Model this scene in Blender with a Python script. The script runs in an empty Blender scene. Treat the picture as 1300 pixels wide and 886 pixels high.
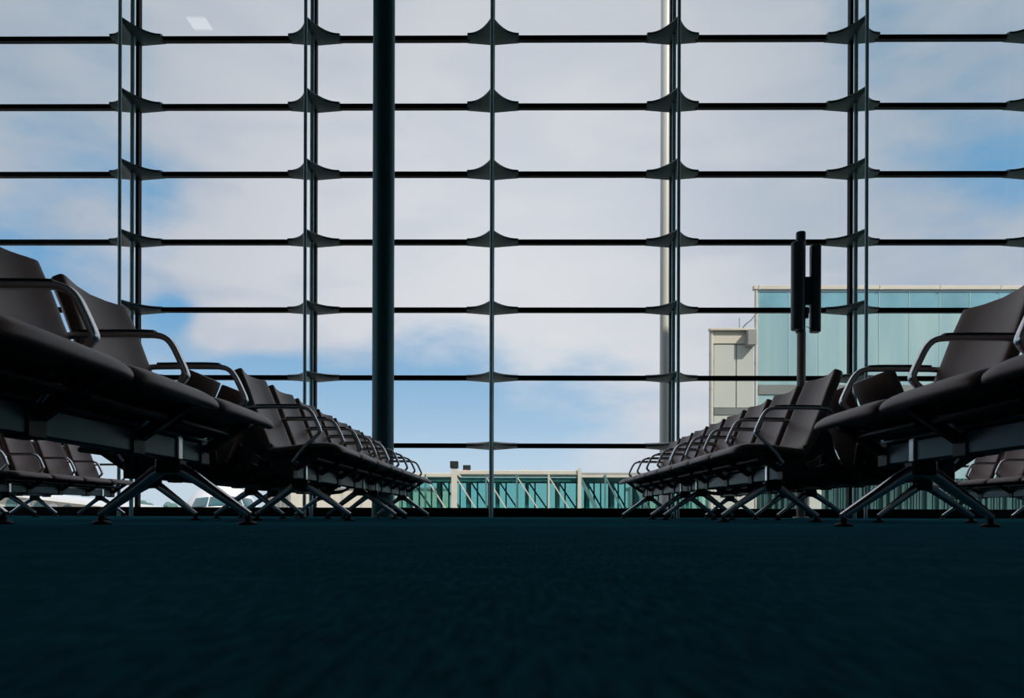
import bpy, math, random
from mathutils import Vector, Matrix
R = math.radians
PI = math.pi
random.seed(7)
scene = bpy.context.scene
COL = scene.collection

# ------------------------------------------------------------------ camera
F_PX = 966.0
YAW = 0.0086
ROLL = 0.0030
CAM_H = 0.047
HY = 652.5
cam_d = bpy.data.cameras.new('camera')
cam = bpy.data.objects.new('camera', cam_d)
COL.objects.link(cam)
cam_d.sensor_width = 36.0
cam_d.sensor_fit = 'HORIZONTAL'
cam_d.lens = 36.0 * F_PX / 1300.0
cam_d.shift_y = (HY - 443.0) / 1300.0
cam_d.clip_start = 0.01
cam_d.clip_end = 2000
cam_d.dof.use_dof = True
cam_d.dof.focus_distance = 6.0
cam_d.dof.aperture_fstop = 9.0
cam.matrix_world = (Matrix.Translation((0, 0, CAM_H)) @ Matrix.Rotation(YAW, 4, 'Z')
                    @ Matrix.Rotation(PI / 2, 4, 'X') @ Matrix.Rotation(ROLL, 4, 'Z'))
scene.camera = cam

# ------------------------------------------------------------------ view
scene.view_settings.view_transform = 'Standard'
scene.view_settings.look = 'None'
scene.view_settings.gamma = 1.0
scene.view_settings.use_curve_mapping = False
scene.view_settings.exposure = 0.0

# ------------------------------------------------------------------ world sky
world = bpy.data.worlds.new('sky')
scene.world = world
world.use_nodes = True
wn, wl = world.node_tree.nodes, world.node_tree.links
wn.clear()


def wnode(t, **k):
    n = wn.new(t)
    for a, b in k.items():
        setattr(n, a, b)
    return n


def wval(v):
    n = wnode('ShaderNodeValue')
    n.outputs[0].default_value = v
    return n.outputs[0]


def wmath(op, a, b=None, c=None, clamp=False):
    n = wnode('ShaderNodeMath', operation=op, use_clamp=clamp)
    for i, v in enumerate((a, b, c)):
        if v is None:
            continue
        if isinstance(v, (int, float)):
            n.inputs[i].default_value = v
        else:
            wl.new(v, n.inputs[i])
    return n.outputs[0]


def wmix(fac, a, b):
    n = wnode('ShaderNodeMix', data_type='RGBA')
    wl.new(fac, n.inputs[0])
    for i, v in ((6, a), (7, b)):
        if isinstance(v, tuple):
            n.inputs[i].default_value = (*v, 1)
        else:
            wl.new(v, n.inputs[i])
    return n.outputs[2]


def wsmooth(x, lo, hi):
    n = wnode('ShaderNodeMapRange', interpolation_type='SMOOTHSTEP')
    wl.new(x, n.inputs[0])
    n.inputs[1].default_value = lo
    n.inputs[2].default_value = hi
    return n.outputs[0]


def srgb(r, g, b):
    f = lambda c: (c / 255 / 12.92) if c / 255 <= 0.04045 else ((c / 255 + 0.055) / 1.055) ** 2.4
    return (f(r), f(g), f(b))


def look(px, py):
    """sky direction (azimuth tangent, elevation tangent) for a place in the sky"""
    v = Vector(((px - 658.3) / F_PX, 1.0, (HY - py) / F_PX))
    return v.normalized()


tc = wnode('ShaderNodeTexCoord')
sep = wnode('ShaderNodeSeparateXYZ')
wl.new(tc.outputs['Generated'], sep.inputs[0])
mp = wnode('ShaderNodeMapping')
mp.inputs['Scale'].default_value = (2.0, 2.0, 5.0)
mp.inputs['Rotation'].default_value = (0.0, R(14), 0.0)
wl.new(tc.outputs['Generated'], mp.inputs[0])
n1 = wnode('ShaderNodeTexNoise')
n1.inputs['Scale'].default_value = 1.35
n1.inputs['Detail'].default_value = 8
n1.inputs['Roughness'].default_value = 0.52
n1.inputs['Distortion'].default_value = 0.25
wl.new(mp.outputs[0], n1.inputs['Vector'])
n2 = wnode('ShaderNodeTexNoise')
n2.inputs['Scale'].default_value = 4.2
n2.inputs['Detail'].default_value = 8
n2.inputs['Roughness'].default_value = 0.55
wl.new(mp.outputs[0], n2.inputs['Vector'])


def blob(px, py, radius, amount):
    d = look(px, py)
    n = wnode('ShaderNodeVectorMath', operation='DISTANCE')
    wl.new(tc.outputs['Generated'], n.inputs[0])
    n.inputs[1].default_value = d
    q = wmath('DIVIDE', n.outputs['Value'], radius)
    g = wmath('POWER', 2.718, wmath('MULTIPLY', wmath('MULTIPLY', q, q), -1.0))
    return wmath('MULTIPLY', g, amount)


# cover: 1 = thick cloud, 0 = open blue
elev = sep.outputs['Z']
cover = wmath('MULTIPLY_ADD', n1.outputs[0], 1.5, 0.02)
cover = wmath('ADD', cover, wmath('MULTIPLY_ADD', n2.outputs[0], 1.0, -0.50))
cover = wmath('ADD', cover, wmath('MULTIPLY', wsmooth(elev, 0.18, 0.45), 0.22))
blobs = [(218, 400, 0.028, -0.85), (290, 475, 0.05, -0.55), (360, 500, 0.07, -0.6), (420, 530, 0.10, -0.55), (170, 530, 0.08, -0.5),
         (560, 545, 0.13, -0.62), (560, 490, 0.10, -0.35), (720, 530, 0.10, -0.45), (330, 570, 0.14, -0.60), (60, 110, 0.10, -0.22), (70, 260, 0.12, -0.22), (10, 330, 0.06, -0.45), (1190, 120, 0.12, -0.42), (1090, 50, 0.07, -0.40), (1270, 200, 0.06, -0.40), (880, 110, 0.06, -0.2),
         (200, 250, 0.045, -0.40), (640, 330, 0.22, 0.35), (270, 435, 0.045, 0.75), (350, 425, 0.05, 0.55), (430, 445, 0.05, 0.35),
         (960, 330, 0.16, 0.25), (560, 60, 0.25, 0.25), (330, 320, 0.09, 0.25)]
for b in blobs:
    cover = wmath('ADD', cover, blob(*b))
cov = wsmooth(cover, 0.12, 0.88)
blue = wmix(wsmooth(elev, 0.0, 0.30), srgb(186, 212, 234), srgb(104, 164, 210))
blue = wmix(wsmooth(elev, 0.30, 0.50), blue, srgb(122, 160, 188))
n3 = wnode('ShaderNodeTexNoise')
n3.inputs['Scale'].default_value = 2.4
n3.inputs['Detail'].default_value = 7
n3.inputs['Roughness'].default_value = 0.5
n3.inputs['Distortion'].default_value = 0.4
wl.new(mp.outputs[0], n3.inputs['Vector'])
shade = wsmooth(n3.outputs[0], 0.36, 0.64)
cloud = wmix(shade, srgb(184, 193, 210), srgb(212, 213, 221))
high = wsmooth(elev, 0.36, 0.60)
cloud = wmix(wmath('MULTIPLY', high, 0.6), cloud, srgb(198, 202, 208))
# thick bright cloud bank low in the middle, cooler thin cloud to the sides
bright = wmath('ADD', blob(690, 400, 0.28, 1.0), 0.0, clamp=True)
cloud = wmix(wmath('MULTIPLY', bright, 0.8), cloud, srgb(228, 229, 233))
side = wmath('ADD', blob(1250, 120, 0.25, 1.0), blob(20, 120, 0.20, 0.9), clamp=True)
cloud = wmix(wmath('MULTIPLY', side, 0.7), cloud, srgb(152, 170, 187))
sky = wmix(cov, blue, cloud)
n = wnode('ShaderNodeMapRange', interpolation_type='SMOOTHSTEP')
wl.new(elev, n.inputs[0])
n.inputs[1].default_value = 0.0
n.inputs[2].default_value = 0.13
n.inputs[3].default_value = 0.85
n.inputs[4].default_value = 0.0
sky = wmix(n.outputs[0], sky, srgb(199, 216, 230))
below = wmath('LESS_THAN', elev, -0.02)
sky = wmix(below, sky, srgb(120, 125, 125))
bg = wnode('ShaderNodeBackground')
bg.inputs['Strength'].default_value = 1.06
wl.new(sky, bg.inputs[0])
wo = wnode('ShaderNodeOutputWorld')
wl.new(bg.outputs[0], wo.inputs[0])

# ------------------------------------------------------------------ sun
sd = bpy.data.lights.new('sun', 'SUN')
sd.energy = 3.4
sd.angle = R(1.0)
sd.color = (1.0, 0.93, 0.82)
sun = bpy.data.objects.new('sun', sd)
COL.objects.link(sun)
sun.rotation_euler = Vector((0.62, -0.62, 0.72)).to_track_quat('Z', 'Y').to_euler()

# room extents
GY = 11.5           # glass plane
PITCH = 2.69
MX0 = -0.402        # x of the mullion nearest the middle
XL, XR = MX0 - 5 * PITCH, MX0 + 5 * PITCH
YB = -9.0
ZC = 9.0

pd = bpy.data.lights.new('sky_portal', 'AREA')
pd.shape = 'RECTANGLE'
pd.size = XR - XL
pd.size_y = ZC
pd.cycles.is_portal = True
portal = bpy.data.objects.new('sky_portal', pd)
COL.objects.link(portal)
portal.location = ((XL + XR) / 2, GY + 0.6, ZC / 2)
portal.rotation_euler = Vector((0, 1, 0)).to_track_quat('Z', 'Y').to_euler()


# ------------------------------------------------------------------ materials
def mat(name, col, rough=0.5, metal=0.0, spec=0.5, bump=None, vary=None, coat=0.0, emit=None, estr=0.0, sheen=0.0):
    m = bpy.data.materials.new(name)
    m.use_nodes = True
    nt = m.node_tree
    p = nt.nodes['Principled BSDF']
    p.inputs['Base Color'].default_value = (*col, 1)
    p.inputs['Roughness'].default_value = rough
    p.inputs['Metallic'].default_value = metal
    p.inputs['Specular IOR Level'].default_value = spec
    p.inputs['Coat Weight'].default_value = coat
    if sheen:
        p.inputs['Sheen Weight'].default_value = sheen
    if emit:
        p.inputs['Emission Color'].default_value = (*emit, 1)
        p.inputs['Emission Strength'].default_value = estr
    t = nt.nodes.new('ShaderNodeTexCoord')
    if vary:
        sc, amt = vary
        nz = nt.nodes.new('ShaderNodeTexNoise')
        nz.inputs['Scale'].default_value = sc
        nz.inputs['Detail'].default_value = 4
        nt.links.new(t.outputs['Object'], nz.inputs['Vector'])
        mx = nt.nodes.new('ShaderNodeMix')
        mx.data_type = 'RGBA'
        mx.inputs[6].default_value = (*[c * (1 - amt) for c in col], 1)
        mx.inputs[7].default_value = (*[min(1, c * (1 + amt)) for c in col], 1)
        mr = nt.nodes.new('ShaderNodeMapRange')
        mr.inputs[1].default_value = 0.3
        mr.inputs[2].default_value = 0.7
        nt.links.new(nz.outputs[0], mr.inputs[0])
        nt.links.new(mr.outputs[0], mx.inputs[0])
        nt.links.new(mx.outputs[2], p.inputs['Base Color'])
    if bump:
        sc, st, dist = bump
        nz = nt.nodes.new('ShaderNodeTexNoise')
        nz.inputs['Scale'].default_value = sc
        nz.inputs['Detail'].default_value = 3
        nt.links.new(t.outputs['Object'], nz.inputs['Vector'])
        bp = nt.nodes.new('ShaderNodeBump')
        bp.inputs['Strength'].default_value = st
        bp.inputs['Distance'].default_value = dist
        nt.links.new(nz.outputs[0], bp.inputs['Height'])
        nt.links.new(bp.outputs[0], p.inputs['Normal'])
    return m


def glass_mat(name, tint, ior=1.45, rough=0.0, refl=(1, 1, 1)):
    m = bpy.data.materials.new(name)
    m.use_nodes = True
    nt = m.node_tree
    nt.nodes.clear()
    tr = nt.nodes.new('ShaderNodeBsdfTransparent')
    tr.inputs[0].default_value = (*tint, 1)
    gl = nt.nodes.new('ShaderNodeBsdfGlossy')
    gl.inputs['Roughness'].default_value = rough
    gl.inputs['Color'].default_value = (*refl, 1)
    fr = nt.nodes.new('ShaderNodeFresnel')
    ge = nt.nodes.new('ShaderNodeNewGeometry')
    io = nt.nodes.new('ShaderNodeMapRange')      # same reflectance on both faces of a pane
    io.inputs[3].default_value = ior
    io.inputs[4].default_value = 1.0 / ior
    nt.links.new(ge.outputs['Backfacing'], io.inputs[0])
    nt.links.new(io.outputs[0], fr.inputs[0])
    mx = nt.nodes.new('ShaderNodeMixShader')
    nt.links.new(fr.outputs[0], mx.inputs[0])
    nt.links.new(tr.outputs[0], mx.inputs[1])
    nt.links.new(gl.outputs[0], mx.inputs[2])
    o = nt.nodes.new('ShaderNodeOutputMaterial')
    nt.links.new(mx.outputs[0], o.inputs[0])
    return m


M = {}
M['leather'] = mat('seat_leather', (0.27, 0.165, 0.135), 0.42, spec=0.5, bump=(260, 0.12, 0.001), vary=(6, 0.12))
M['chrome'] = mat('polished_aluminium', (0.82, 0.84, 0.86), 0.18, metal=1.0, vary=(30, 0.04))
M['arm'] = mat('armrest_aluminium', (0.80, 0.82, 0.84), 0.24, metal=1.0, vary=(30, 0.04))
M['armpad'] = mat('armrest_pad', (0.010, 0.010, 0.011), 0.4, vary=(40, 0.1))
M['beam'] = mat('beam_paint', (0.05, 0.10, 0.115), 0.38, metal=0.55, vary=(9, 0.08))
M['bracket'] = mat('bracket_cast', (0.035, 0.04, 0.042), 0.45, metal=0.5, vary=(20, 0.1))
M['foot'] = mat('foot_rubber', (0.006, 0.006, 0.007), 0.6, vary=(50, 0.1))
M['mullion'] = mat('mullion_paint', (0.003, 0.004, 0.005), 0.55, spec=0.15, vary=(10, 0.1))
M['rod'] = mat('rod_paint', (0.30, 0.50, 0.53), 0.36, metal=0.4, vary=(6, 0.1))
M['wing'] = mat('bracket_paint', (0.038, 0.085, 0.088), 0.36, metal=0.3, vary=(10, 0.12))
M['column'] = mat('column_paint', (0.030, 0.125, 0.145), 0.42, metal=0.45, vary=(3, 0.06), bump=(120, 0.05, 0.001))
M['plinth'] = mat('sill_paint', (0.003, 0.003, 0.004), 0.55, spec=0.15, vary=(5, 0.1))
M['wall'] = mat('interior_wall', (0.30, 0.33, 0.34), 0.7, vary=(2, 0.1))
M['ceiling'] = mat('interior_ceiling', (0.30, 0.31, 0.32), 0.8, vary=(2, 0.1))
M['lamp'] = mat('lamp_diffuser', (0.8, 0.8, 0.78), 0.5, emit=(1.0, 0.98, 0.92), estr=2.2)
M['lampframe'] = mat('lamp_frame', (0.3, 0.3, 0.3), 0.5, vary=(10, 0.05))
M['speaker'] = mat('speaker_shell', (0.035, 0.075, 0.085), 0.40, vary=(20, 0.1), bump=(500, 0.1, 0.001))
M['post'] = mat('post_paint', (0.27, 0.235, 0.19), 0.4, metal=0.3, vary=(8, 0.1))
M['glass'] = glass_mat('window_glass', (0.975, 0.985, 0.985))
M['bridgeglass'] = glass_mat('teal_glass', (0.70, 0.89, 0.87), refl=(0.7, 0.9, 0.9))
M['cream'] = mat('cream_cladding', (0.66, 0.62, 0.53), 0.6, vary=(1.2, 0.05))
M['creamgrey'] = mat('grey_cladding', (0.30, 0.31, 0.30), 0.6, vary=(1.2, 0.06))
M['tealsteel'] = mat('teal_steel', (0.10, 0.22, 0.22), 0.45, vary=(3, 0.1))
M['white'] = mat('white_paint', (0.86, 0.86, 0.86), 0.35, vary=(1, 0.02))
M['cockpit'] = mat('cockpit_glass', (0.02, 0.10, 0.12), 0.12, spec=0.8, vary=(1, 0.3))
M['black'] = mat('black_box', (0.012, 0.022, 0.024), 0.5, vary=(5, 0.1))
M['red'] = mat('red_lamp', (0.6, 0.03, 0.02), 0.4, vary=(5, 0.1))
M['apron'] = mat('apron_concrete', (0.30, 0.30, 0.29), 0.9, vary=(0.05, 0.12))
M['leafage'] = mat('tree_leaves', (0.10, 0.19, 0.17), 0.9, vary=(0.8, 0.35))
M['trunk'] = mat('tree_trunk', (0.09, 0.06, 0.04), 0.9, vary=(2, 0.2))
M['offwhite'] = mat('translucent_panel', (0.60, 0.635, 0.58), 0.30, spec=0.5, vary=(0.5, 0.04))
M['pipe'] = mat('corner_tube', (0.62, 0.61, 0.55), 0.35, vary=(3, 0.05))
M['band'] = mat('grey_band', (0.20, 0.225, 0.22), 0.5, vary=(1, 0.06))
M['seam'] = mat('panel_seam', (0.33, 0.34, 0.31), 0.5, vary=(2, 0.08))
M['bridgeroof'] = mat('bridge_roof_grey', (0.33, 0.33, 0.31), 0.6, vary=(1.2, 0.06))  # plain grey for the right roof section and the deck
M['pale'] = mat('mast_paint', (0.66, 0.66, 0.62), 0.4, vary=(1, 0.03))


def panel_mat():
    m = bpy.data.materials.new('teal_panel_glass')
    m.use_nodes = True
    nt = m.node_tree
    p = nt.nodes['Principled BSDF']
    p.inputs['Roughness'].default_value = 0.25
    t = nt.nodes.new('ShaderNodeTexCoord')
    s = nt.nodes.new('ShaderNodeMapping')
    s.inputs['Scale'].default_value = (1.3, 0.2, 0.12)
    nt.links.new(t.outputs['Object'], s.inputs[0])
    nz = nt.nodes.new('ShaderNodeTexNoise')
    nz.inputs['Scale'].default_value = 1.2
    nz.inputs['Detail'].default_value = 4
    nt.links.new(s.outputs[0], nz.inputs['Vector'])
    cr = nt.nodes.new('ShaderNodeValToRGB')
    cr.color_ramp.elements[0].position = 0.30
    cr.color_ramp.elements[0].color = (0.28, 0.47, 0.53, 1)
    cr.color_ramp.elements[1].position = 0.72
    cr.color_ramp.elements[1].color = (0.42, 0.60, 0.61, 1)
    nt.links.new(nz.outputs[0], cr.inputs[0])
    nt.links.new(cr.outputs[0], p.inputs['Base Color'])
    return m


M['tealpanel'] = panel_mat()
M['skytintpanel'] = mat('painted_sky_reflection', (0.20, 0.43, 0.52), 0.2, vary=(0.7, 0.22))  # sky reflection on the top row of panels, painted in as blue
M['seamteal'] = mat('pale_teal_seam', (0.42, 0.58, 0.58), 0.4, vary=(1, 0.05))
M['darkteal'] = mat('dark_teal_glass', (0.10, 0.22, 0.22), 0.2, vary=(0.6, 0.35))
M['slat'] = mat('teal_slat', (0.05, 0.135, 0.13), 0.4, vary=(0.8, 0.3))


def carpet_mat():
    m = bpy.data.materials.new('carpet')
    m.use_nodes = True
    nt = m.node_tree
    p = nt.nodes['Principled BSDF']
    p.inputs['Roughness'].default_value = 0.75
    p.inputs['Specular IOR Level'].default_value = 0.0
    p.inputs['Sheen Weight'].default_value = 0.25
    p.inputs['Sheen Tint'].default_value = (0.10, 0.60, 0.80, 1)
    t = nt.nodes.new('ShaderNodeTexCoord')
    nz = nt.nodes.new('ShaderNodeTexNoise')
    nz.inputs['Scale'].default_value = 1.0
    nz.inputs['Detail'].default_value = 4
    mpp = nt.nodes.new('ShaderNodeMapping')
    mpp.inputs['Scale'].default_value = (190, 34, 60)
    nt.links.new(t.outputs['Object'], mpp.inputs[0])
    nt.links.new(mpp.outputs[0], nz.inputs['Vector'])
    nb = nt.nodes.new('ShaderNodeTexNoise')
    nb.inputs['Scale'].default_value = 7
    nb.inputs['Detail'].default_value = 5
    nt.links.new(t.outputs['Object'], nb.inputs['Vector'])
    ad = nt.nodes.new('ShaderNodeMath')
    ad.operation = 'MULTIPLY_ADD'
    ad.inputs[1].default_value = 0.45
    nt.links.new(nb.outputs[0], ad.inputs[0])
    nt.links.new(nz.outputs[0], ad.inputs[2])
    cr = nt.nodes.new('ShaderNodeValToRGB')
    cr.color_ramp.elements[0].position = 0.60
    cr.color_ramp.elements[0].color = (0.0022, 0.010, 0.014, 1)
    cr.color_ramp.elements[1].position = 0.84
    cr.color_ramp.elements[1].color = (0.018, 0.095, 0.120, 1)
    nt.links.new(ad.outputs[0], cr.inputs[0])
    nt.links.new(cr.outputs[0], p.inputs['Base Color'])
    bp = nt.nodes.new('ShaderNodeBump')
    bp.inputs['Strength'].default_value = 0.5
    bp.inputs['Distance'].default_value = 0.004
    nt.links.new(nz.outputs[0], bp.inputs['Height'])
    nt.links.new(bp.outputs[0], p.inputs['Normal'])
    return m


M['carpet'] = carpet_mat()


# ------------------------------------------------------------------ mesh builder
class MB:
    def __init__(s):
        s.v, s.f, s.m = [], [], []
        s.cur = 0

    def add(s, vs, fs):
        b = len(s.v)
        s.v += [tuple(v) for v in vs]
        s.f += [tuple(b + i for i in f) for f in fs]
        s.m += [s.cur] * len(fs)

    def box(s, x0, x1, y0, y1, z0, z1):
        vs = [(x, y, z) for x in (x0, x1) for y in (y0, y1) for z in (z0, z1)]
        s.add(vs, [(0, 1, 3, 2), (4, 6, 7, 5), (0, 4, 5, 1), (2, 3, 7, 6), (0, 2, 6, 4), (1, 5, 7, 3)])

    def bbox(s, x0, x1, y0, y1, z0, z1, b=0.005):
        """box with bevelled edges"""
        vs, idx = [], {}
        def k(p):
            p = tuple(round(c, 6) for c in p)
            if p not in idx:
                idx[p] = len(vs); vs.append(p)
            return idx[p]
        X, Y, Z = (x0, x1), (y0, y1), (z0, z1)
        sg = (1, -1)
        def cpt(i, j, l, ax):
            p = [X[i], Y[j], Z[l]]
            ii = (i, j, l)
            for a in range(3):
                if a != ax:
                    p[a] += sg[ii[a]] * b
            return k(p)
        fs = []
        for i in (0, 1):
            fs.append([cpt(i, 0, 0, 0), cpt(i, 1, 0, 0), cpt(i, 1, 1, 0), cpt(i, 0, 1, 0)])
            fs.append([cpt(0, i, 0, 1), cpt(1, i, 0, 1), cpt(1, i, 1, 1), cpt(0, i, 1, 1)])
            fs.append([cpt(0, 0, i, 2), cpt(1, 0, i, 2), cpt(1, 1, i, 2), cpt(0, 1, i, 2)])
        for i in (0, 1):
            for j in (0, 1):
                fs.append([cpt(i, j, 0, 0), cpt(i, j, 1, 0), cpt(i, j, 1, 1), cpt(i, j, 0, 1)])
                fs.append([cpt(i, 0, j, 0), cpt(i, 1, j, 0), cpt(i, 1, j, 2), cpt(i, 0, j, 2)])
                fs.append([cpt(0, i, j, 1), cpt(1, i, j, 1), cpt(1, i, j, 2), cpt(0, i, j, 2)])
                for l in (0, 1):
                    fs.append([cpt(i, j, l, 0), cpt(i, j, l, 1), cpt(i, j, l, 2)])
        s.add(vs, fs)

    def loft(s, rings, cap=True):
        n = len(rings[0])
        vs = [p for r in rings for p in r]
        fs = []
        for a in range(len(rings) - 1):
            for i in range(n):
                j = (i + 1) % n
                fs.append((a * n + i, a * n + j, (a + 1) * n + j, (a + 1) * n + i))
        if cap:
            fs.append(tuple(range(n))[::-1])
            fs.append(tuple((len(rings) - 1) * n + i for i in range(n)))
        s.add(vs, fs)

    def lathe(s, cx, cy, prof, n=24):
        rings = [[(cx + r * math.cos(2 * PI * i / n), cy + r * math.sin(2 * PI * i / n), z) for i in range(n)] for r, z in prof]
        s.loft(rings)

    def tube(s, pts, r, n=10, up=None, flat=None):
        """sweep along points; r number or list; flat=(half width, half thickness) gives a rounded flat band, width along up"""
        pts = [Vector(p) for p in pts]
        rings = []
        ref = Vector(up) if up else Vector((0, 0, 1))
        for i, p in enumerate(pts):
            a = pts[max(0, i - 1)]
            b = pts[min(len(pts) - 1, i + 1)]
            t = (b - a).normalized()
            u = ref - t * ref.dot(t)
            if u.length < 1e-4:
                u = Vector((1, 0, 0)) - t * t.x
            u.normalize()
            w = t.cross(u)
            if flat:
                hw, ht = flat[i] if isinstance(flat, list) else flat
                ring = []
                for k in range(n):
                    a_ = 2 * PI * k / n + PI / n
                    c, s_ = math.cos(a_), math.sin(a_)
                    e = 0.45
                    ring.append(p + u * hw * math.copysign(abs(c) ** e, c) + w * ht * math.copysign(abs(s_) ** e, s_))
            else:
                rr = r[i] if isinstance(r, (list, tuple)) else r
                ring = [p + u * rr * math.cos(2 * PI * k / n) + w * rr * math.sin(2 * PI * k / n) for k in range(n)]
            rings.append(ring)
        s.loft(rings)

    def bar(s, a, b, hw, ht, up=(0, 0, 1)):
        s.tube([a, b], 0, n=4, up=up, flat=(hw, ht))

    def prism_xz(s, poly, y0, y1):
        n = len(poly)
        vs = [(x, y0, z) for x, z in poly] + [(x, y1, z) for x, z in poly]
        fs = [tuple(range(n)), tuple(range(n, 2 * n))[::-1]]
        fs += [(i, (i + 1) % n, n + (i + 1) % n, n + i) for i in range(n)]
        s.add(vs, fs)

    def ring_plate(s, outer, inner, y0, y1):
        """plate in the xz plane with a hole; outer and inner have equal counts"""
        n = len(outer)
        vs = []
        for y in (y0, y1):
            vs += [(x, y, z) for x, z in outer] + [(x, y, z) for x, z in inner]
        fs = []
        for i in range(n):
            j = (i + 1) % n
            fs.append((i, j, n + j, n + i))
            fs.append((2 * n + i, 3 * n + i, 3 * n + j, 2 * n + j))
            fs.append((i, 2 * n + i, 2 * n + j, j))
            fs.append((n + i, n + j, 3 * n + j, 3 * n + i))
        s.add(vs, fs)

    def build(s, name, material, parent=None, smooth=False, loc=None, rot=None, mats=None):
        me = bpy.data.meshes.new(name)
        me.from_pydata(s.v, [], s.f)
        for mm in (mats or [material]):
            me.materials.append(mm)
        me.polygons.foreach_set('material_index', s.m)
        me.update()
        import bmesh
        bm = bmesh.new()
        bm.from_mesh(me)
        bmesh.ops.recalc_face_normals(bm, faces=bm.faces)
        bm.to_mesh(me)
        bm.free()
        if smooth:
            me.polygons.foreach_set('use_smooth', [True] * len(me.polygons))
            try:
                me.set_sharp_from_angle(angle=R(42))
            except Exception:
                pass
        o = bpy.data.objects.new(name, me)
        COL.objects.link(o)
        if parent:
            o.parent = parent
        if loc:
            o.location = loc
        if rot:
            o.rotation_euler = rot
        return o


def empty(name, loc=(0, 0, 0), rz=0.0):
    o = bpy.data.objects.new(name, None)
    o.empty_display_size = 0.2
    COL.objects.link(o)
    o.location = loc
    o.rotation_euler = (0, 0, rz)
    return o


def tag(o, label, cat, group=None, kind=None):
    o['label'] = label
    o['category'] = cat
    if group:
        o['group'] = group
    if kind:
        o['kind'] = kind
    return o


def struct(o, label=None):
    o['kind'] = 'structure'
    if label:
        o['label'] = label
    return o


def copy_tree(o, parent=None):
    c = o.copy()
    COL.objects.link(c)
    c.parent = parent
    for ch in list(o.children):
        copy_tree(ch, c)
    return c


def PX(px, D):
    return (px - 658.3) / F_PX * D


def PZ(py, D, px=650):
    return CAM_H + (HY + ROLL * (px - 650) - py) / F_PX * D


# ================================================================== SETTING
b = MB(); b.box(XL, XR, YB, GY + 0.2, -0.30, 0.0)
struct(b.build('floor', M['carpet']), 'dark teal carpet floor of the departure lounge')
b = MB(); b.box(XL - 0.3, XR + 0.3, YB - 0.3, GY + 0.8, ZC, ZC + 0.5)
struct(b.build('ceiling', M['ceiling']), 'dark lounge ceiling above the glass wall')
def side_wall(x0, x1, z0, z1):  # window openings added out of view to let daylight in from the sides
    m_ = MB()
    m_.box(x0, x1, YB, GY + 0.3, -0.3, z0)
    m_.box(x0, x1, YB, GY + 0.3, z1, ZC)
    m_.box(x0, x1, YB, 3.4, z0, z1)
    m_.box(x0, x1, 10.4, GY + 0.3, z0, z1)
    y = 5.1
    while y < 10.0:
        m_.box(x0 + 0.1, x1 - 0.1, y - 0.03, y + 0.03, z0, z1)
        y += 1.75
    return m_


struct(side_wall(XL - 0.3, XL, 0.9, 8.2).build('wall_left', M['wall']))
struct(side_wall(XR, XR + 0.3, 0.9, 3.8).build('wall_right', M['wall']))
b = MB(); b.box(XL - 0.3, XR + 0.3, YB - 0.3, YB, -0.3, ZC)
struct(b.build('wall_back', M['wall']))
SILL = 0.137
b = MB(); b.bbox(XL, XR, GY - 0.10, GY + 0.14, 0.0, SILL, 0.006)
struct(b.build('baseboard_front', M['plinth']), 'low black sill under the glass wall')
b = MB(); b.box(XL - 6, XR + 6, YB - 0.3, GY + 0.3, -4.5, -0.3)
struct(b.build('trim_1', M['creamgrey']), 'storey below the lounge')
b = MB(); b.box(-400, 400, GY + 0.3, 900, -4.9, -4.5)
struct(b.build('ground', M['apron']), 'airport apron outside')

TZ = [1.077 + 1.0245 * k for k in range(8)]
wi = 0
for k in range(-5, 5):
    xa, xb = MX0 + k * PITCH, MX0 + (k + 1) * PITCH
    wi += 1
    root = empty('window_%d' % wi, ((xa + xb) / 2, GY, SILL))
    struct(root)
    hw = PITCH / 2
    g = MB(); g.box(-hw + 0.022, hw - 0.022, -0.012, 0.012, 0.0, ZC - SILL)
    g.build('glass_pane', M['glass'], root)
    for z in TZ:
        t = MB(); t.bbox(-hw + 0.024, hw - 0.024, -0.045, 0.045, z - 0.034 - SILL, z + 0.034 - SILL, 0.006)
        t.build('transom', M['mullion'], root)


def wing_bracket():
    """horizontal manta shaped glass bracket, glass side at y=0, tip at the outer rod (y = -0.545)"""
    m = MB()
    W, Dp = 0.385, 0.545
    N = 22
    rings = []
    for i in range(N + 1):
        x = -W + 2 * W * i / N
        q = abs(x) / W
        dep = 0.13 + (Dp - 0.13) * (1 - q) ** 2.3
        th = 0.034 + 0.030 * (1 - q) ** 1.1
        th_top = 0.040 + 0.008 * (1 - q)
        tipth = 0.014
        yb = 0.050
        r = [(x, yb, -th), (x, -dep * 0.45, -th * 0.9), (x, -dep * 0.96, -tipth), (x, -dep, 0.0), (x, -dep * 0.96, tipth + 0.004),
             (x, -dep * 0.45, th_top), (x, yb, th_top)]
        rings.append(r)
    m.loft(rings)
    return m


proto_wing = None
ti = 1
for k in range(-4, 5):
    ti += 1
    x = MX0 + k * PITCH
    root = empty('trim_%d' % ti, (x, GY, 0))
    struct(root)
    m = MB(); m.bbox(-0.024, 0.024, -0.05, 0.05, SILL - 0.001, ZC, 0.004)
    m.build('mullion', M['mullion'], root)
    m = MB(); m.tube([(0, -0.19, 0.0), (0, -0.19, ZC)], 0.030, n=16, up=(1, 0, 0))
    m.build('tie_rod', M['rod'], root, smooth=True)
    m = MB(); m.tube([(0, -0.545, 0.0), (0, -0.545, ZC)], 0.0245, n=16, up=(1, 0, 0))
    m.build('tie_rod', M['rod'], root, smooth=True)
    for z in TZ:
        if proto_wing is None:
            proto_wing = wing_bracket().build('wing_bracket', M['wing'], root, smooth=True)
            o = proto_wing
        else:
            o = proto_wing.copy()
            COL.objects.link(o)
            o.parent = root
        o.location = (0, 0, z)

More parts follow.
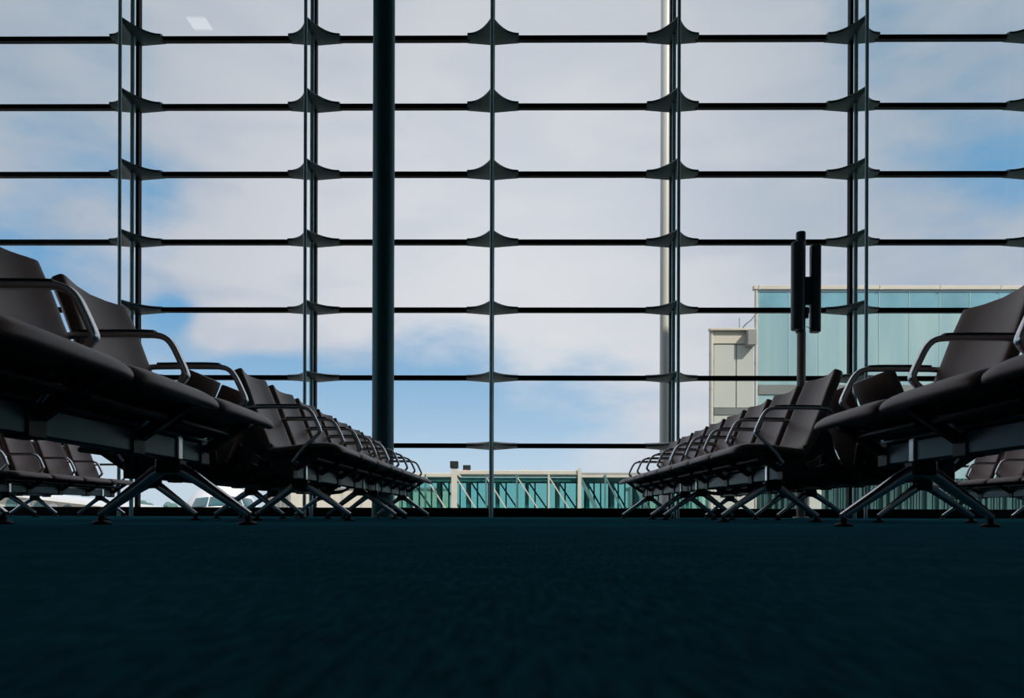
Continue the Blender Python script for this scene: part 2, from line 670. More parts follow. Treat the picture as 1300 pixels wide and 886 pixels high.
# round column
colm = MB()
colm.lathe(0, 0, [(0.150, 0.0), (0.150, 0.012), (0.1425, 0.02), (0.1425, ZC - 0.02), (0.155, ZC - 0.001)], 48)
o = colm.build('column', M['column'], smooth=True, loc=(PX(485.5, 10.0), 10.0, 0))
tag(o, 'round dark teal column rising from the carpet before the glass wall', 'column')

# ceiling light, seen mirrored in the glass
root = empty('ceiling_light', (-5.85, 9.15, ZC))
tag(root, 'small square ceiling light reflected in the glass, top left', 'light')
m = MB(); m.box(-0.19, 0.19, -0.19, 0.19, -0.012, 0.0)
m.build('frame', M['lampframe'], root)
m = MB(); m.box(-0.175, 0.175, -0.175, 0.175, -0.016, -0.012)
m.build('diffuser', M['lamp'], root)


# ================================================================== BENCH
# bench frame of reference: +x is the way the seats face, beam at x = 0, y along the bench, four seats of 0.6 m
P = 0.60


def smooth_path(pts, n=6):
    """Catmull-Rom resample"""
    pts = [Vector(p) for p in pts]
    out = []
    for i in range(len(pts) - 1):
        p0 = pts[max(0, i - 1)]; p1 = pts[i]; p2 = pts[i + 1]; p3 = pts[min(len(pts) - 1, i + 2)]
        for k in range(n):
            t = k / n
            out.append(0.5 * ((2 * p1) + (-p0 + p2) * t + (2 * p0 - 5 * p1 + 4 * p2 - p3) * t * t + (-p0 + 3 * p1 - 3 * p2 + p3) * t ** 3))
    out.append(pts[-1])
    return out


def S(s, z):      # s = distance behind the seat's front edge
    return (0.315 - s, 0.0, z)


def cushion(path, width, thick, curve, e=0.42, N=28, n=5, ref=None, tk=1.6):
    """upholstered slab swept along a side profile; curve = how far the sides come forward"""
    pts = smooth_path([Vector((*p, 0)) if False else Vector(S(*p)) for p in path], n)
    L = len(pts)
    rings = []
    for i, p in enumerate(pts):
        a = pts[max(0, i - 1)]; c = pts[min(L - 1, i + 1)]
        t = (c - a).normalized()
        nrm = Vector((t.z, 0, -t.x))       # towards the sitter
        q = i / (L - 1)
        w, th, cv = width(q), thick(q), curve(q)
        ring = []
        for k in range(N):
            al = 2 * PI * k / N
            cx, sx = math.cos(al), math.sin(al)
            yy = w * math.copysign(abs(cx) ** e, cx)
            off = th * math.copysign(abs(sx) ** (e * tk), sx)
            off += cv * (abs(yy) / (ref or max(w, 1e-3))) ** 2.0
            ring.append(p + Vector((0, yy, 0)) + nrm * off)
        rings.append(ring)
    m = MB()
    m.loft(rings)
    return m


def ends(q, a, r):
    """1 in the middle, falls in a quarter circle within a of both ends"""
    d = min(q, 1 - q)
    if d >= a:
        return 1.0
    return r + (1 - r) * math.sqrt(max(0, 1 - (1 - d / a) ** 2))


def make_seat(root, y):
    path = [(0.004, 0.412), (0.010, 0.432), (0.045, 0.449), (0.11, 0.452), (0.20, 0.444), (0.30, 0.430), (0.38, 0.420), (0.435, 0.420)]
    m = cushion(path, lambda q: 0.285 * (0.93 + 0.07 * math.sqrt(min(1, q * 7))) * (1 if q < .9 else 1 - (q - .9) * .5),
                lambda q: 0.026 * ends(q, 0.10, 0.35), lambda q: 0.010 * min(1, max(0, q * 3 - 0.6)))
    return m.build('seat', M['leather'], root, smooth=True, loc=(0, y, 0))


def make_back(root, y):
    path = [(0.415, 0.428), (0.458, 0.440), (0.488, 0.480), (0.530, 0.57), (0.580, 0.68), (0.622, 0.78), (0.656, 0.86), (0.670, 0.898), (0.675, 0.912)]
    def w(q):
        base = 0.258 - 0.022 * q
        if q > 0.95:
            base -= 0.020 * (1 - math.sqrt(max(0, 1 - ((q - 0.95) / 0.05) ** 2)))
        return base
    m = cushion(path, w, lambda q: (0.036 - 0.010 * max(0, 0.6 - q)) * ends(q, 0.07, 0.45), lambda q: 0.052 * min(1, 0.35 + q), n=6, N=44, ref=0.26, tk=1.15)
    return m.build('backrest', M['leather'], root, smooth=True, loc=(0, y, 0))


def make_arm(root, y):
    raw = [(0.572, 0.660), (0.553, 0.677), (0.52, 0.684), (0.40, 0.686), (0.28, 0.686), (0.225, 0.684), (0.190, 0.672), (0.165, 0.645), (0.142, 0.600), (0.124, 0.560), (0.118, 0.542)]
    pts = smooth_path([S(*p) for p in raw], 4)
    pts += [Vector(S(0.124, 0.528)), Vector(S(0.145, 0.508)), Vector(S(0.19, 0.468)), Vector(S(0.235, 0.420)), Vector(S(0.282, 0.355))]
    n = len(pts)
    fl = []
    for i in range(n):
        hw = 0.017
        if i > n - 6:
            hw = 0.013
        fl.append((hw, 0.0105))
    m = MB()
    m.tube(pts, 0, n=12, up=(0, 1, 0), flat=fl)
    a = m.build('armrest', M['arm'], root, smooth=True, loc=(0, y, 0))
    pad = smooth_path([S(0.50, 0.697), S(0.40, 0.6985), S(0.28, 0.6985), S(0.23, 0.696)], 3)
    m = MB(); m.tube(pad, 0, n=10, up=(0, 1, 0), flat=(0.016, 0.005))
    m.build('arm_pad', M['armpad'], a, smooth=True)
    return a


def make_bracket(root, y):
    m = MB()
    # cast plate that carries the backrest, with an opening, and a strut to the seat front
    outer = [S(0.30, 0.37), S(0.44, 0.405), S(0.495, 0.48), S(0.545, 0.58), S(0.585, 0.52), S(0.605, 0.39), S(0.575, 0.335), S(0.48, 0.29), S(0.34, 0.275), S(0.30, 0.30)]
    inner = [S(0.40, 0.345), S(0.47, 0.375), S(0.505, 0.40), S(0.535, 0.415), S(0.55, 0.405), S(0.558, 0.385), S(0.55, 0.355), S(0.50, 0.335), S(0.42, 0.325), S(0.40, 0.33)]
    m.ring_plate([(p[0], p[2]) for p in outer], [(p[0], p[2]) for p in inner], -0.012, 0.012)
    m.bar(S(0.10, 0.435), S(0.275, 0.318), 0.020, 0.020, up=(0, 1, 0))
    m.bbox(-0.036, 0.038, -0.045, 0.045, 0.254, 0.374, 0.006)
    m.bar(S(0.08, 0.432), S(0.40, 0.400), 0.020, 0.006, up=(0, 1, 0))
    m.bar(S(0.455, 0.36), S(0.53, 0.405), 0.010, 0.004, up=(0, 1, 0))
    return m.build('seat_bracket', M['bracket'], root, loc=(0, y, 0))


def make_leg(root, y, front):
    if front:
        raw = [(0.330, 0.232), (0.280, 0.226), (0.235, 0.200), (0.12, 0.122), (-0.002, 0.040)]
        foot = 0.006
    else:
        raw = [(0.300, 0.232), (0.350, 0.226), (0.385, 0.200), (0.49, 0.120), (0.598, 0.040)]
        foot = 0.592
    pts = [Vector(S(*p)) for p in raw]
    m = MB()
    m.tube(pts, 0, n=12, up=(0, 1, 0), flat=[(0.030, 0.026), (0.028, 0.025), (0.025, 0.023), (0.021, 0.019), (0.016, 0.014)])
    leg = m.build('leg', M['chrome'], root, smooth=True, loc=(0, y, 0))
    m = MB()
    x = 0.315 - foot
    m.lathe(x, 0, [(0.036, 0.0), (0.037, 0.007), (0.030, 0.013), (0.014, 0.017), (0.013, 0.050)], 20)
    m.build('foot_pad', M['foot'], leg, smooth=True)
    return leg


def fill_bench(root, seats=(0, 1, 2, 3)):
    m = MB(); m.bbox(-0.030, 0.030, -1.16, 1.16, 0.262, 0.348, 0.006)
    m.bbox(-0.022, 0.042, -1.165, 1.165, 0.352, 0.368, 0.004)
    bm_ = m.build('beam', M['beam'], root)
    for s_ in (-1, 1):
        m = MB(); m.bbox(-0.033, 0.033, s_ * 1.17 - 0.012, s_ * 1.17 + 0.012, 0.258, 0.370, 0.005)
        m.build('end_cap', M['bracket'], bm_)
    for i in seats:
        y = (i - 1.5) * P
        make_seat(root, y)
        make_back(root, y)
        m = MB(); m.bbox(0.315 - 0.43, 0.315 - 0.16, -0.25, 0.25, 0.372, 0.398, 0.008)
        m.build('seat_pan', M['bracket'], root, loc=(0, y, 0))
    for i in range(5):
        y = (i - 2) * P
        yy = y * 0.984
        if i in seats or (i - 1) in seats:
            make_arm(root, yy)
            make_bracket(root, yy * 0.97)
    for y in (-0.9, 0.9):
        make_leg(root, y, True)
        make_leg(root, y, False)
        m = MB()
        m.bbox(0.028, 0.040, y - 0.020, y + 0.020, 0.250, 0.366, 0.004)
        m.build('leg_clamp', M['chrome'], root)
        m = MB()
        m.bbox(-0.050, 0.050, y - 0.036, y + 0.036, 0.206, 0.264, 0.008)
        m.build('leg_yoke', M['bracket'], root)


def dup_bench(src, name_loc, rz, label, group):
    c = copy_tree(src)
    c.location = name_loc
    c.rotation_euler = (0, 0, rz)
    c['label'] = label
    c['group'] = group
    return c


XFL = -1.0746
BL = XFL - 0.315
YC = [2.128, 5.74, 8.14]
GF, GR = 'four-seat benches along the aisle', 'four-seat benches with their backs to the aisle rows'
GO = 'four-seat benches by the far sides of the lounge'
bench = empty('seating_bench', (BL, YC[0], 0), 0)
tag(bench, 'largest dark bench at the left, cut by the left edge of the photo', 'bench', GF)
fill_bench(bench)
dup_bench(bench, (BL, YC[1], 0), 0, 'middle bench of the left aisle row, just past the gap after the nearest bench', GF)
dup_bench(bench, (BL, YC[2], 0), 0, 'farthest bench of the left aisle row, ending beside the round column', GF)
BR0 = -2.34
dup_bench(bench, (BR0, YC[1], 0), PI, 'bench behind the left aisle row, only two dark backrest tops showing over the seats', GR)
dup_bench(bench, (BR0, YC[2], 0), PI, 'bench behind the left aisle row, beside the column and mostly hidden', GR)


def right_x(y):
    return 1.312 - 0.0131 * (y - 3.366)


RA = 0.0131
for yc, dy, lab in ((YC[0], 0.035, 'largest brown bench at the right, cut by the right edge of the photo'),
                    (YC[1], 0.0, 'middle bench of the right aisle row, its first brown backrest below the speaker post'),
                    (YC[2], 0.0, 'farthest bench of the right aisle row, ending near the window')):
    y = yc + dy
    near = yc == YC[0]
    dup_bench(bench, ((1.297 if near else right_x(y)) + 0.315, y, 0), PI + (0.0 if near else RA), lab, GF)
for yc, lab in ((YC[1], 'bench behind the right aisle row, dark backrest showing under an armrest'),
                (YC[2], 'bench behind the right aisle row, farther one, mostly hidden')):
    dup_bench(bench, (right_x(yc) + 0.315 + 0.95, yc, 0), RA, lab, GR)

dup_bench(bench, (-5.415, 8.90, 0), 0, 'small distant bench at far left, seen under the nearest left bench', GO)
dup_bench(bench, (-6.265, 8.90, 0), PI, 'small distant bench at far left, back to back with the one nearer the aisle', GO)
dup_bench(bench, (5.715, 8.84, 0), PI, 'small distant brown bench at far right, seen under the nearest right bench', GO)
dup_bench(bench, (6.565, 8.84, 0), 0, 'small distant bench at far right, back to back with the brown one', GO)

# near rear benches: far place holds a small table, seats beside it are outside the picture
rear = empty('seating_bench', (BR0, YC[0], 0), PI)
tag(rear, 'bench behind the nearest left bench, only its far legs showing under it', 'bench', GR)
fill_bench(rear, seats=(1, 2, 3))
m = MB(); m.bbox(-0.26, 0.30, -1.19, -0.62, 0.395, 0.420, 0.008)
m.build('side_table', M['bracket'], rear)
r2 = copy_tree(rear)
r2.location = (right_x(YC[0]) + 0.315 + 0.95, YC[0] + 0.035, 0)
r2.rotation_euler = (0, 0, RA)
# facing +x turned: mirror the order so that the table place is at the far end too
for ch in r2.children:
    if ch.name.startswith(('seat', 'backrest', 'armrest')) and not ch.name.startswith('seat_bracket'):
        ch.location.y = -ch.location.y
    if ch.name.startswith('seat_bracket'):
        ch.location.y = -ch.location.y
    if ch.name.startswith('side_table'):
        ch.location.y = 1.81
r2['label'] = 'bench behind the nearest right bench, only its far legs showing under it'

# ================================================================== SPEAKER POST
DS = 10.5
root = empty('speaker_post', (PX(1015.5, DS), DS, 0))
tag(root, 'slim floor post behind the right aisle seats, carrying two upright black speakers', 'post')
zt = PZ(296, DS, 1015)
m = MB(); m.lathe(0, 0, [(0.11, 0), (0.11, 0.012), (0.10, 0.02), (0.058, 0.024), (0.058, zt - 1.38)], 32)
m.build('pole', M['post'], root, smooth=True)
m = MB(); m.lathe(-0.012, 0, [(0.064, zt - 1.38), (0.064, zt - 0.012), (0.058, zt)], 32)
o = m.build('pole_sleeve', M['speaker'], root, smooth=True)
z0, z1 = PZ(423, DS, 1015), PZ(313.5, DS, 1015)


def col_speaker(x, y, w, d):
    mm = MB()
    rings = []
    for z, k in ((z0, 0.86), (z0 + 0.012, 1.0), (z1 - 0.012, 1.0), (z1, 0.86)):
        ring = []
        for i in range(28):
            a = 2 * PI * i / 28
            c, s_ = math.cos(a), math.sin(a)
            ring.append((x + w * k * math.copysign(abs(c) ** 0.7, c), y + d * k * math.copysign(abs(s_) ** 0.7, s_), z))
        rings.append(ring)
    mm.loft(rings)
    return mm.build('speaker', M['speaker'], root, smooth=True)


col_speaker(-0.105, -0.14, 0.084, 0.075)
col_speaker(0.180, -0.02, 0.070, 0.075)
m = MB()
m.bbox(0.04, 0.135, -0.035, 0.035, PZ(388, DS, 1015), PZ(353, DS, 1015), 0.006)
m.build('wall_bracket', M['speaker'], root)
m = MB()
m.bbox(0.03, 0.075, -0.07, -0.02, PZ(406, DS, 1015), PZ(392, DS, 1015), 0.004)
m.build('junction_box', M['speaker'], root)
zc = PZ(416, DS, 1015)
m = MB(); m.tube(smooth_path([(0.045, -0.05, zc), (0.09, -0.06, zc - 0.03), (0.13, -0.05, zc - 0.065), (0.18, -0.03, zc - 0.06), (0.20, -0.03, zc - 0.05)], 5), 0.004, n=6)
m.build('cable', M['foot'], root, smooth=True)

# ================================================================== OUTSIDE
# pale mast
m = MB(); D = 17.0
m.lathe(0, 0, [(0.17, -4.5), (0.17, -4.2), (0.112, -4.15), (0.108, 16.0), (0.09, 16.1)], 32)
o = m.build('mast', M['pale'], smooth=True, loc=(PX(843, D), D, 0))
tag(o, 'tall pale round mast outside the glass, right of the middle', 'mast')

# ---- glass pavilion
D = 25.0
gx0, gx1 = PX(957, D), PX(1420, D)
gz = PZ(364, D, 1100)
root = empty('glass_building', (gx0, D, -4.5))
tag(root, 'large teal glass building with a cream top edge, right background', 'building')
H = gz + 4.5
wd = gx1 - gx0
m = MB(); m.loft([[(0.10, 0.10, z), (wd, 0.10, z), (wd, 9, z), (0.10 + 8.9 * 0.36, 9, z)] for z in (0, H - 0.15)])
m.build('wall', M['tealpanel'], root)
m = MB()
pw = 0.985
zb = H - 0.16 - 0.62
nx = int(wd / pw)
for i in range(nx):
    for (za, zz) in ((5.75, zb),):
        m.box(0.12 + i * pw + 0.012, 0.12 + (i + 1) * pw - 0.012, 0.03, 0.09, za, zz)
m.build('cladding', M['tealpanel'], root)
m = MB()
for i in range(nx):
    m.box(0.12 + i * pw + 0.03, 0.12 + (i + 1) * pw - 0.03, 0.03, 0.09, 0.2, 5.70)
m.build('lower_glazing', M['darkteal'], root)
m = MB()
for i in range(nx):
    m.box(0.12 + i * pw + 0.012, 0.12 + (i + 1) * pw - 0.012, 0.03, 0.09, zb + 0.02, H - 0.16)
m.build('sky_tinted_panels', M['skytintpanel'], root)
m = MB(); m.bbox(-0.06, wd, -0.06, 0.12, H - 0.13, H, 0.01)
for i in range(0, nx, 2):
    m.box(0.10 + i * pw, 0.15 + i * pw, -0.075, -0.05, H - 0.14, H + 0.01)
m.build('parapet_coping', M['cream'], root)
m = MB(); m.box(0.12, wd, -0.01, 0.04, PZ(501, D, 1000) + 4.5, PZ(489, D, 1000) + 4.5)
m.build('fascia_band', M['band'], root)
m = MB(); m.lathe(0.04, 0.02, [(0.055, 0), (0.055, H - 0.14)], 16)
for z in (4.9, 6.5, 8.0, 9.5, 10.9):
    m.lathe(0.04, 0.02, [(0.063, z), (0.063, z + 0.05)], 16)
m.build('corner_pipe', M['pipe'], root, smooth=True)
# upright slats in the lower storey
m = MB()
for i in range(60):
    x = 0.15 + i * 0.20 + random.uniform(-.03, .03)
    m.box(x, x + random.choice((0.03, 0.05, 0.09)), -0.12, -0.02, 3.2, 5.75)
m.build('slat_screen', M['slat'], root)
m = MB()
for i in range(nx + 1):
    m.box(0.12 + i * pw - 0.011, 0.12 + i * pw + 0.011, 0.02, 0.05, 5.05, H - 0.16)
m.build('glazing_seam', M['seamteal'], root)
m = MB(); m.bbox(PX(1022, D) - gx0, PX(1038, D) - gx0, -0.25, 0.05, 0, 5.7, 0.02)
m.build('pier', M['offwhite'], root)

# ---- pale annex to its left
D2 = 24.4
ax0, ax1 = PX(899, D2), PX(957, D2)
az = PZ(418, D2, 930)
root = empty('annex_building', (ax0, D2, -4.5))
tag(root, 'lower off-white annex attached to the left of the teal glass building', 'building')
H = az + 4.5
wd = ax1 - ax0 - 0.05
ztop = PZ(437, D2, 930) + 4.5
zba, zbb = PZ(527, D2, 930) + 4.5, PZ(518.5, D2, 930) + 4.5
m = MB(); m.loft([[(0.10, 0.05, z), (wd, 0.05, z), (wd, 0.45, z), (0.10 + 0.15, 0.45, z)] for z in (0, H - 0.1)])
m.build('wall', M['creamgrey'], root)
m = MB()
xm = PX(933.5, D2) - ax0
for (xa, xb) in ((0.16, xm - 0.018), (xm + 0.018, wd)):
    for (za, zz) in ((0, 3.5), (3.53, zba - 0.02), (zbb + 0.02, ztop - 0.03)):
        m.box(xa, xb, 0.0, 0.05, za, zz)
m.build('cladding', M['offwhite'], root)
m = MB(); m.box(0.16, wd, -0.02, 0.05, zba, zbb)
m.build('fascia_band', M['band'], root)
m = MB(); m.bbox(0.10, wd, -0.03, 0.05, ztop, H - 0.09, 0.01)
m.build('top_panel', M['cream'], root)
m = MB(); m.bbox(-0.02, wd, -0.16, 0.06, H - 0.08, H, 0.01)
m.build('roof_edge', M['cream'], root)
m = MB(); m.lathe(0.07, 0.0, [(0.07, 0), (0.07, H - 0.08)], 16)
for z in [3.6 + 0.55 * i for i in range(12)]:
    m.lathe(0.07, 0.0, [(0.078, z), (0.078, z + 0.035)], 16)
m.build('corner_pipe', M['pipe'], root, smooth=True)
xs = PX(944, D2) - ax0
m = MB(); m.bbox(xs, wd, -0.35, 0.0, ztop - 0.10, H - 0.10, 0.01)
m.build('roof_unit', M['creamgrey'], root)
m = MB(); m.tube(smooth_path([(xs - 0.1, -0.1, H), (xs, -0.15, H + 0.12), (xs + 0.16, -0.15, H + 0.25), (xs + 0.36, -0.1, H + 0.5)], 5), 0.018, n=8)
m.tube([(xs - 0.2, -0.1, H - 0.02), (xs - 0.2, -0.1, H + 0.32)], 0.012, n=6, up=(1, 0, 0))
m.build('roof_cable', M['band'], root, smooth=True)

# ---- passenger boarding bridge
D = 40.0
root = empty('boarding_bridge', (0, D, -4.5))
tag(root, 'glazed teal boarding bridge with white diagonal braces, low in the middle background', 'boarding bridge')
G = 4.5
zt1 = PZ(597, D) + G
zt0 = PZ(602.5, D) + G
zbm = -0.42 + G
xl, xr = PX(497, D), PX(735.5, D)
# roof of the middle section and of the two ends
m = MB(); m.bbox(PX(580, D), xr, 0, 2.6, zt0, zt1, 0.03)
m.build('roof', M['cream'], root)
m = MB(); m.bbox(xl, PX(580, D), 0.1, 2.5, zt0 - 0.14, zt1 - 0.14, 0.03)
m.build('roof', M['cream'], root)
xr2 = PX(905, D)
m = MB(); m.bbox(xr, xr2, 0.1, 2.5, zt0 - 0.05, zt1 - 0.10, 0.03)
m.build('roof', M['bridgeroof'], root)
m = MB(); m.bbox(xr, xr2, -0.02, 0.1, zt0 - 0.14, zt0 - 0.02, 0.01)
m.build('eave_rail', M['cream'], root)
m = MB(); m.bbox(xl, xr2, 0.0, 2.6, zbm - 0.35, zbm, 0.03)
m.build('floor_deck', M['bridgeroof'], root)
for yy in (0.16, 2.40):
    m = MB(); m.box(xl, xr2, yy, yy + 0.02, zbm, zt0 - 0.12)
    m.build('glazing', M['bridgeglass'], root)
verts = [PX(x, D) for x in (500, 540, 578.5, 617, 656, 696.5, 735.5, 768, 800.5, 833, 866, 899)]
for i, x in enumerate(verts):
    m = MB()
    big = (i == 6)
    hw = 0.09 if big else 0.045
    m.box(x - hw, x + hw, -0.10, 0.0 if not big else 0.1, zbm - 0.1, zt0 if not big else zt1 + 0.12)
    m.build('upright', M['cream'] if i in (5, 6) else M['tealsteel'] if i < 5 else M['tealsteel'], root)
    if i < 6:
        m = MB(); m.bar((x, -0.05, zt0 - 0.10), (verts[i + 1], -0.05, zbm - 0.1), 0.05, 0.035, up=(0, 1, 0))
        m.build('diagonal_brace', M['cream'], root)
    elif i < 11:
        m = MB(); m.bar((x, -0.02, zt0 - 0.10), (verts[i + 1], -0.02, zbm - 0.1), 0.05, 0.05 if i % 2 else 0.11, up=(0, 1, 0))
        m.build('diagonal_brace', M['tealsteel'], root)
# far side frame seen through the glass
for i, x in enumerate(verts):
    x2 = x + 0.55
    m = MB(); m.box(x2 - 0.10, x2 + 0.10, 1.3, 1.36, zbm, zt0 - 0.1)
    m.box(x2 - 0.55, x2 - 0.48, 2.44, 2.54, zbm, zt0 - 0.1)
    m.box(x2 - 0.10, x2 + 0.10, 2.44, 2.54, zbm, zt0 - 0.1)
    m.box(x2 + 0.42, x2 + 0.50, 2.44, 2.54, zbm, zt0 - 0.1)
    m.build('rear_upright', M['tealsteel'], root)
    if i < 11:
        m = MB(); m.bar((x2, 2.50, zt0 - 0.15), (verts[i + 1] + 0.55, 2.50, zbm), 0.05, 0.05, up=(0, 1, 0))
        m.build('rear_brace', M['tealsteel'], root)
m = MB()
m.box(xl, xr2, 2.42, 2.5, zt0 - 0.35, zt0 - 0.10)
m.box(xl, xr2, 0.25, 0.30, zt0 - 0.36, zt0 - 0.15)
m.box(xl, xr2, 0.3, 0.34, zbm + 0.75, zbm + 0.80)
m.build('handrail', M['tealsteel'], root)
for x in (PX(560, D), PX(715, D), PX(860, D)):
    m = MB(); m.lathe(x, 1.3, [(0.3, 0), (0.22, 0.3), (0.22, zbm - 0.35)], 16)
    m.build('support', M['creamgrey'], root)
m = MB()
m.tube([(PX(661, D), 0.6, zt1), (PX(664, D), 0.6, zt1 + 0.10), (PX(664, D), 0.6, zt1 + 0.02)], 0.05, n=8)
m.box(PX(664, D), PX(680, D), 0.6, 0.68, zt1, zt1 + 0.05)
m.build('roof_fitting', M['cream'], root)

# mast with black box beside the bridge
D3 = 38.5
m = MB()
root = empty('beacon_post', (PX(576.5, D3), D3, -4.5))
tag(root, 'square cream post with a black box on top in front of the boarding bridge', 'post')
zt = PZ(594.5, D3) + 4.5
m = MB(); m.bbox(-0.145, 0.145, -0.145, 0.145, 0, zt, 0.01)
m.build('shaft', M['cream'], root)
m = MB(); m.bbox(-0.20, 0.20, -0.2, 0.2, zt, zt + 0.35, 0.015)
for k in range(6):
    m.box(-0.205, 0.205, -0.205, 0.205, zt + 0.03 + k * 0.052, zt + 0.045 + k * 0.052)
m.build('lamp_box', M['black'], root)
m = MB(); m.bar((0.14, -0.1, zt - 0.25), (0.36, -0.1, zt - 0.45), 0.03, 0.05, up=(0, 1, 0))
m.build('side_arm', M['cream'], root)
D4 = 41.2
root = empty('roof_beacon', (PX(592.5, D4), D4, zt1 - 4.5 - 0.02))
tag(root, 'small black box with a red spot standing on the boarding bridge roof', 'beacon')
m = MB(); m.bbox(-0.20, 0.20, -0.15, 0.15, 0.03, 0.36, 0.015)
for k in range(5):
    m.box(-0.205, 0.205, -0.155, 0.155, 0.07 + k * 0.055, 0.085 + k * 0.055)
m.build('lamp_box', M['black'], root)
m = MB(); m.lathe(-0.06, -0.21, [(0.07, 0.03), (0.07, 0.09), (0.03, 0.12)], 14)
m.build('red_lamp', M['red'], root)


# ---- low pale buildings behind
def low_building(x0, x1, D, ytop, label, ribs, matl, name='low_building'):
    r = empty(name, (PX(x0, D), D, -4.5))
    tag(r, label, 'building', 'low buildings beyond the apron')
    w = PX(x1, D) - PX(x0, D)
    h = PZ(ytop, D) + 4.5
    mm = MB(); mm.box(0, w, 0, 12, 0, h)
    k = 0.0
    while k < w - 0.2:
        mm.box(k, k + ribs * 0.45, -0.15, 0, 0.2, h - 0.2)
        k += ribs
    mm.build('wall', matl, r)
    mm = MB(); mm.bbox(-0.2, w + 0.2, -0.3, 12.2, h, h + 0.35, 0.05)
    mm.build('roof', M['creamgrey'], r)
    return r


low_building(369, 388, 84, 612, 'cream walled building seen below the left seats, right of the ribbed hall', 2.0, M['cream'])
low_building(338, 367, 100, 614, 'grey ribbed hall right of the aircraft nose, seen under the seats', 0.55, M['creamgrey'])
low_building(410, 560, 118, 622, 'long cream building behind the left end of the boarding bridge', 3.0, M['cream'])
low_building(820, 960, 70, 618, 'pale building behind the right end of the boarding bridge', 2.4, M['cream'])

# ---- canopy building at far left
D = 70.0
root = empty('service_building', (PX(-20, D), D, -4.5))
tag(root, 'long cream service building with a sloping white roof and arches, far left under the seats', 'building')
za = PZ(622, D, 0) + 4.5
zb_ = PZ(641.5, D, 130) + 4.5
w = PX(150, D) - PX(-20, D)
m = MB()
m.prism_xz([(0, za), (w, zb_), (w, zb_ - 0.28), (0, za - 0.28)], -0.6, 8)
m.build('roof', M['white'], root)
m = MB()
m.prism_xz([(0, za - 0.28), (w, zb_ - 0.28), (w, 0), (0, 0)], 0.1, 8)
m.build('wall', M['cream'], root)
for i in range(6):
    x = 2.2 + i * 1.3
    zc = za - 0.28 - (za - zb_) * x / w - 0.75
    arc = [(x + 0.52 * math.cos(a), zc + 0.52 * math.sin(a)) for a in [PI * k / 10 for k in range(11)]]
    m = MB(); m.prism_xz(arc + [(x - 0.52, zc - 2.2), (x + 0.52, zc - 2.2)], 0.0, 0.12)
    m.build('archway', M['tealsteel'] if i % 2 == 0 else M['white'], root)

# ---- airliner nose facing the window
D = 45.0
ang = math.atan2(17.4, 45) + 0.05
root = empty('airliner', (PX(287, D), D, -4.5))
tag(root, 'white airliner nose with dark cockpit windows, seen under the left seats', 'aircraft')
root.rotation_euler = (0, 0, -(-ang))
RB = 2.45
CZ = 4.5 - 0.42


def hull(t, th):
    """t metres from the nose tip, th angle from the top, clockwise seen from the front"""
    u = min(1.0, t / 6.5)
    r = RB * math.sqrt(max(0.0, 1 - (1 - u) ** 2.1))
    drop = -0.55 * (1 - u) ** 2
    return Vector((r * math.sin(th), t, CZ + drop + r * math.cos(th)))


m = MB()
ts = [0.005, 0.05, 0.15, 0.3, 0.5, 0.8, 1.1, 1.5, 2, 2.6, 3.2, 4, 5, 6.5, 9, 14, 22, 28]
rings = [[hull(t, 2 * PI * k / 48) for k in range(48)] for t in ts]
tail = []
for t, s_ in ((31, 0.85), (34, 0.6), (37, 0.25)):
    tail.append([Vector((p.x * s_, t, (p.z - CZ) * s_ + CZ + (1 - s_) * 1.2)) for p in rings[-1]])
m.loft(rings + tail)
m.build('fuselage', M['white'], root, smooth=True)


def nose_y(x, z):
    lo, hi = 0.0, 6.5
    for _ in range(40):
        t = (lo + hi) / 2
        u = t / 6.5
        r = RB * math.sqrt(max(0.0, 1 - (1 - u) ** 2.1))
        if x * x + (z - CZ + 0.55 * (1 - u) ** 2) ** 2 > r * r:
            lo = t
        else:
            hi = t
    return hi


for (xa, xb, sl) in ((-1.75, -1.0, -0.10), (-0.90, -0.05, 0.0), (0.05, 0.90, 0.0), (1.0, 1.75, 0.10)):
    m = MB()
    vs, fs = [], []
    n = 6
    for i in range(n + 1):
        for j in range(n + 1):
            q, h = i / n, j / n
            x = xa + (xb - xa) * q
            x *= 1.10 - 0.16 * h
            z = 4.5 + 0.50 + 0.56 * h - 0.12 * abs(x) ** 2 / 3
            vs.append(Vector((x, nose_y(x, z) - 0.03, z)))
    for i in range(n):
        for j in range(n):
            a = i * (n + 1) + j
            fs.append((a, a + 1, a + n + 2, a + n + 1))
    m.add(vs, fs)
    o = m.build('cockpit_window', M['cockpit'], root, smooth=True)
    so = o.modifiers.new('thickness', 'SOLIDIFY')
    so.thickness = 0.05
    so.offset = 0
for sx in (-1, 1):
    m = MB()
    sec = lambda x, y, c, z: [Vector((x, y + c * q, z + c * h)) for q, h in ((0, 0), (0.1, 0.05), (0.4, 0.07), (1, 0), (0.4, -0.04), (0.1, -0.03))]
    m.loft([sec(sx * 1.5, 13, 7, CZ - 1.4), sec(sx * 16, 21, 2, CZ - 0.6)])
    m.build('aircraft_wing', M['white'], root, smooth=True)
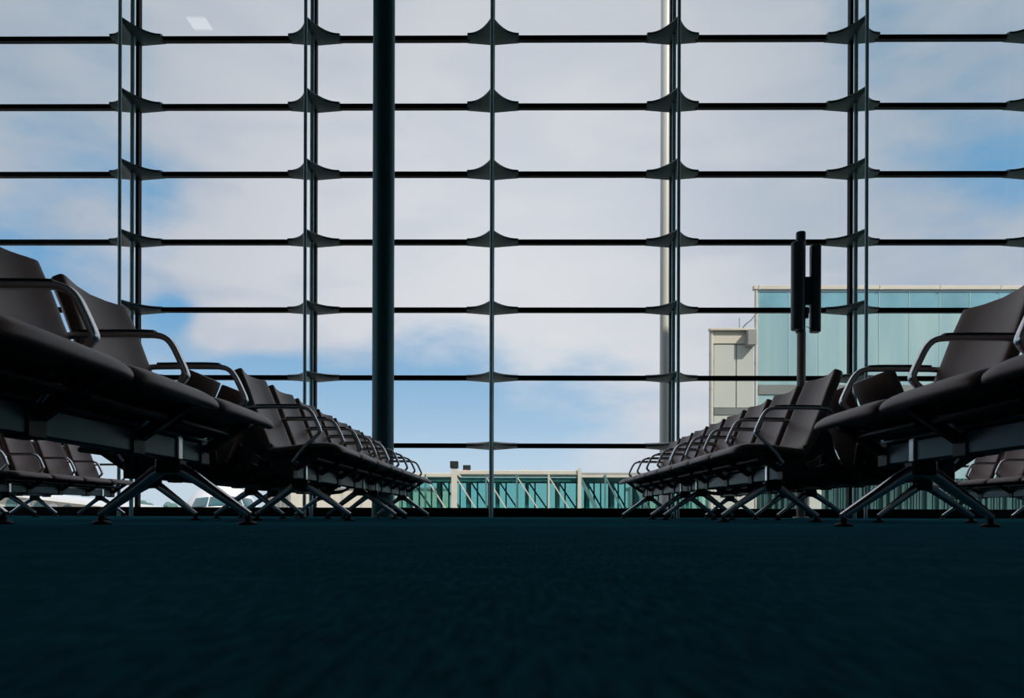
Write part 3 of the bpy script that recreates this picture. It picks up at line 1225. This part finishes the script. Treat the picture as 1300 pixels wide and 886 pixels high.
m = MB(); m.loft([[Vector((x, 29 + q, CZ + 1.5)) for x, q in ((-.25, 2), (0, 0), (.25, 2), (0, 7))],
                  [Vector((x, 35 + q, CZ + 8)) for x, q in ((-.12, 1), (0, 0), (.12, 1), (0, 2.5))]])
m.build('tail_fin', M['white'], root)
for (x, y) in ((0, 4.5), (-2.4, 17), (2.4, 17)):
    m = MB(); m.tube([(x - 0.2, y, 0.5), (x + 0.2, y, 0.5)], 0.5, n=20)
    m.tube([(x, y, 0.5), (x, y, 2.4)], 0.12, n=10, up=(1, 0, 0))
    m.build('landing_gear', M['black'], root, smooth=True)

# ---- trees on the horizon
D = 200.0
tr = random.Random(3)
labels = ['distant tree on the horizon, leftmost of the line under the left seats',
          'distant low tree second in the horizon line under the left seats',
          'distant round tree third from the left on the horizon',
          'distant tree in the middle of the line under the left seats',
          'distant tall tree with pointed crown on the horizon line',
          'distant tree right of the pointed one on the horizon line',
          'distant tree next to the aircraft nose on the horizon',
          'distant tree rightmost on the horizon, touching the aircraft nose']
for i, (px, ph) in enumerate(((172, 637), (180, 636), (188, 636.5), (196, 637.5), (203, 634.5), (212, 635.5), (220, 634), (228, 636))):
    r = empty('tree', (PX(px, D), D + (-9, 3, -3, 9)[i % 4], -4.5))
    tag(r, labels[i], 'tree', 'trees on the horizon')
    hgt = PZ(ph, D, px) + 4.5
    mm = MB()
    mm.lathe(0, 0, [(0.3, 0), (0.2, hgt * 0.6)], 8)
    mm.build('trunk', M['trunk'], r)
    mm = MB()
    for k in range(14):
        a = tr.uniform(0, 2 * PI)
        zz = tr.uniform(0.30, 0.86)
        rad = hgt * 0.17 * (1.25 - zz * 0.6)
        sp = hgt * 0.20 * (1.15 - zz)
        cx, cy, cz = sp * math.cos(a) * 0.8, sp * math.sin(a) * 0.8, hgt * zz
        n = 10
        prof = []
        for q in range(7):
            ph_ = PI * q / 6
            prof.append((max(0.02, rad * math.sin(ph_) * tr.uniform(0.85, 1.15)), cz - rad * math.cos(ph_)))
        mm.lathe(cx, cy, prof, n)
    mm.build('foliage', M['leafage'], r)
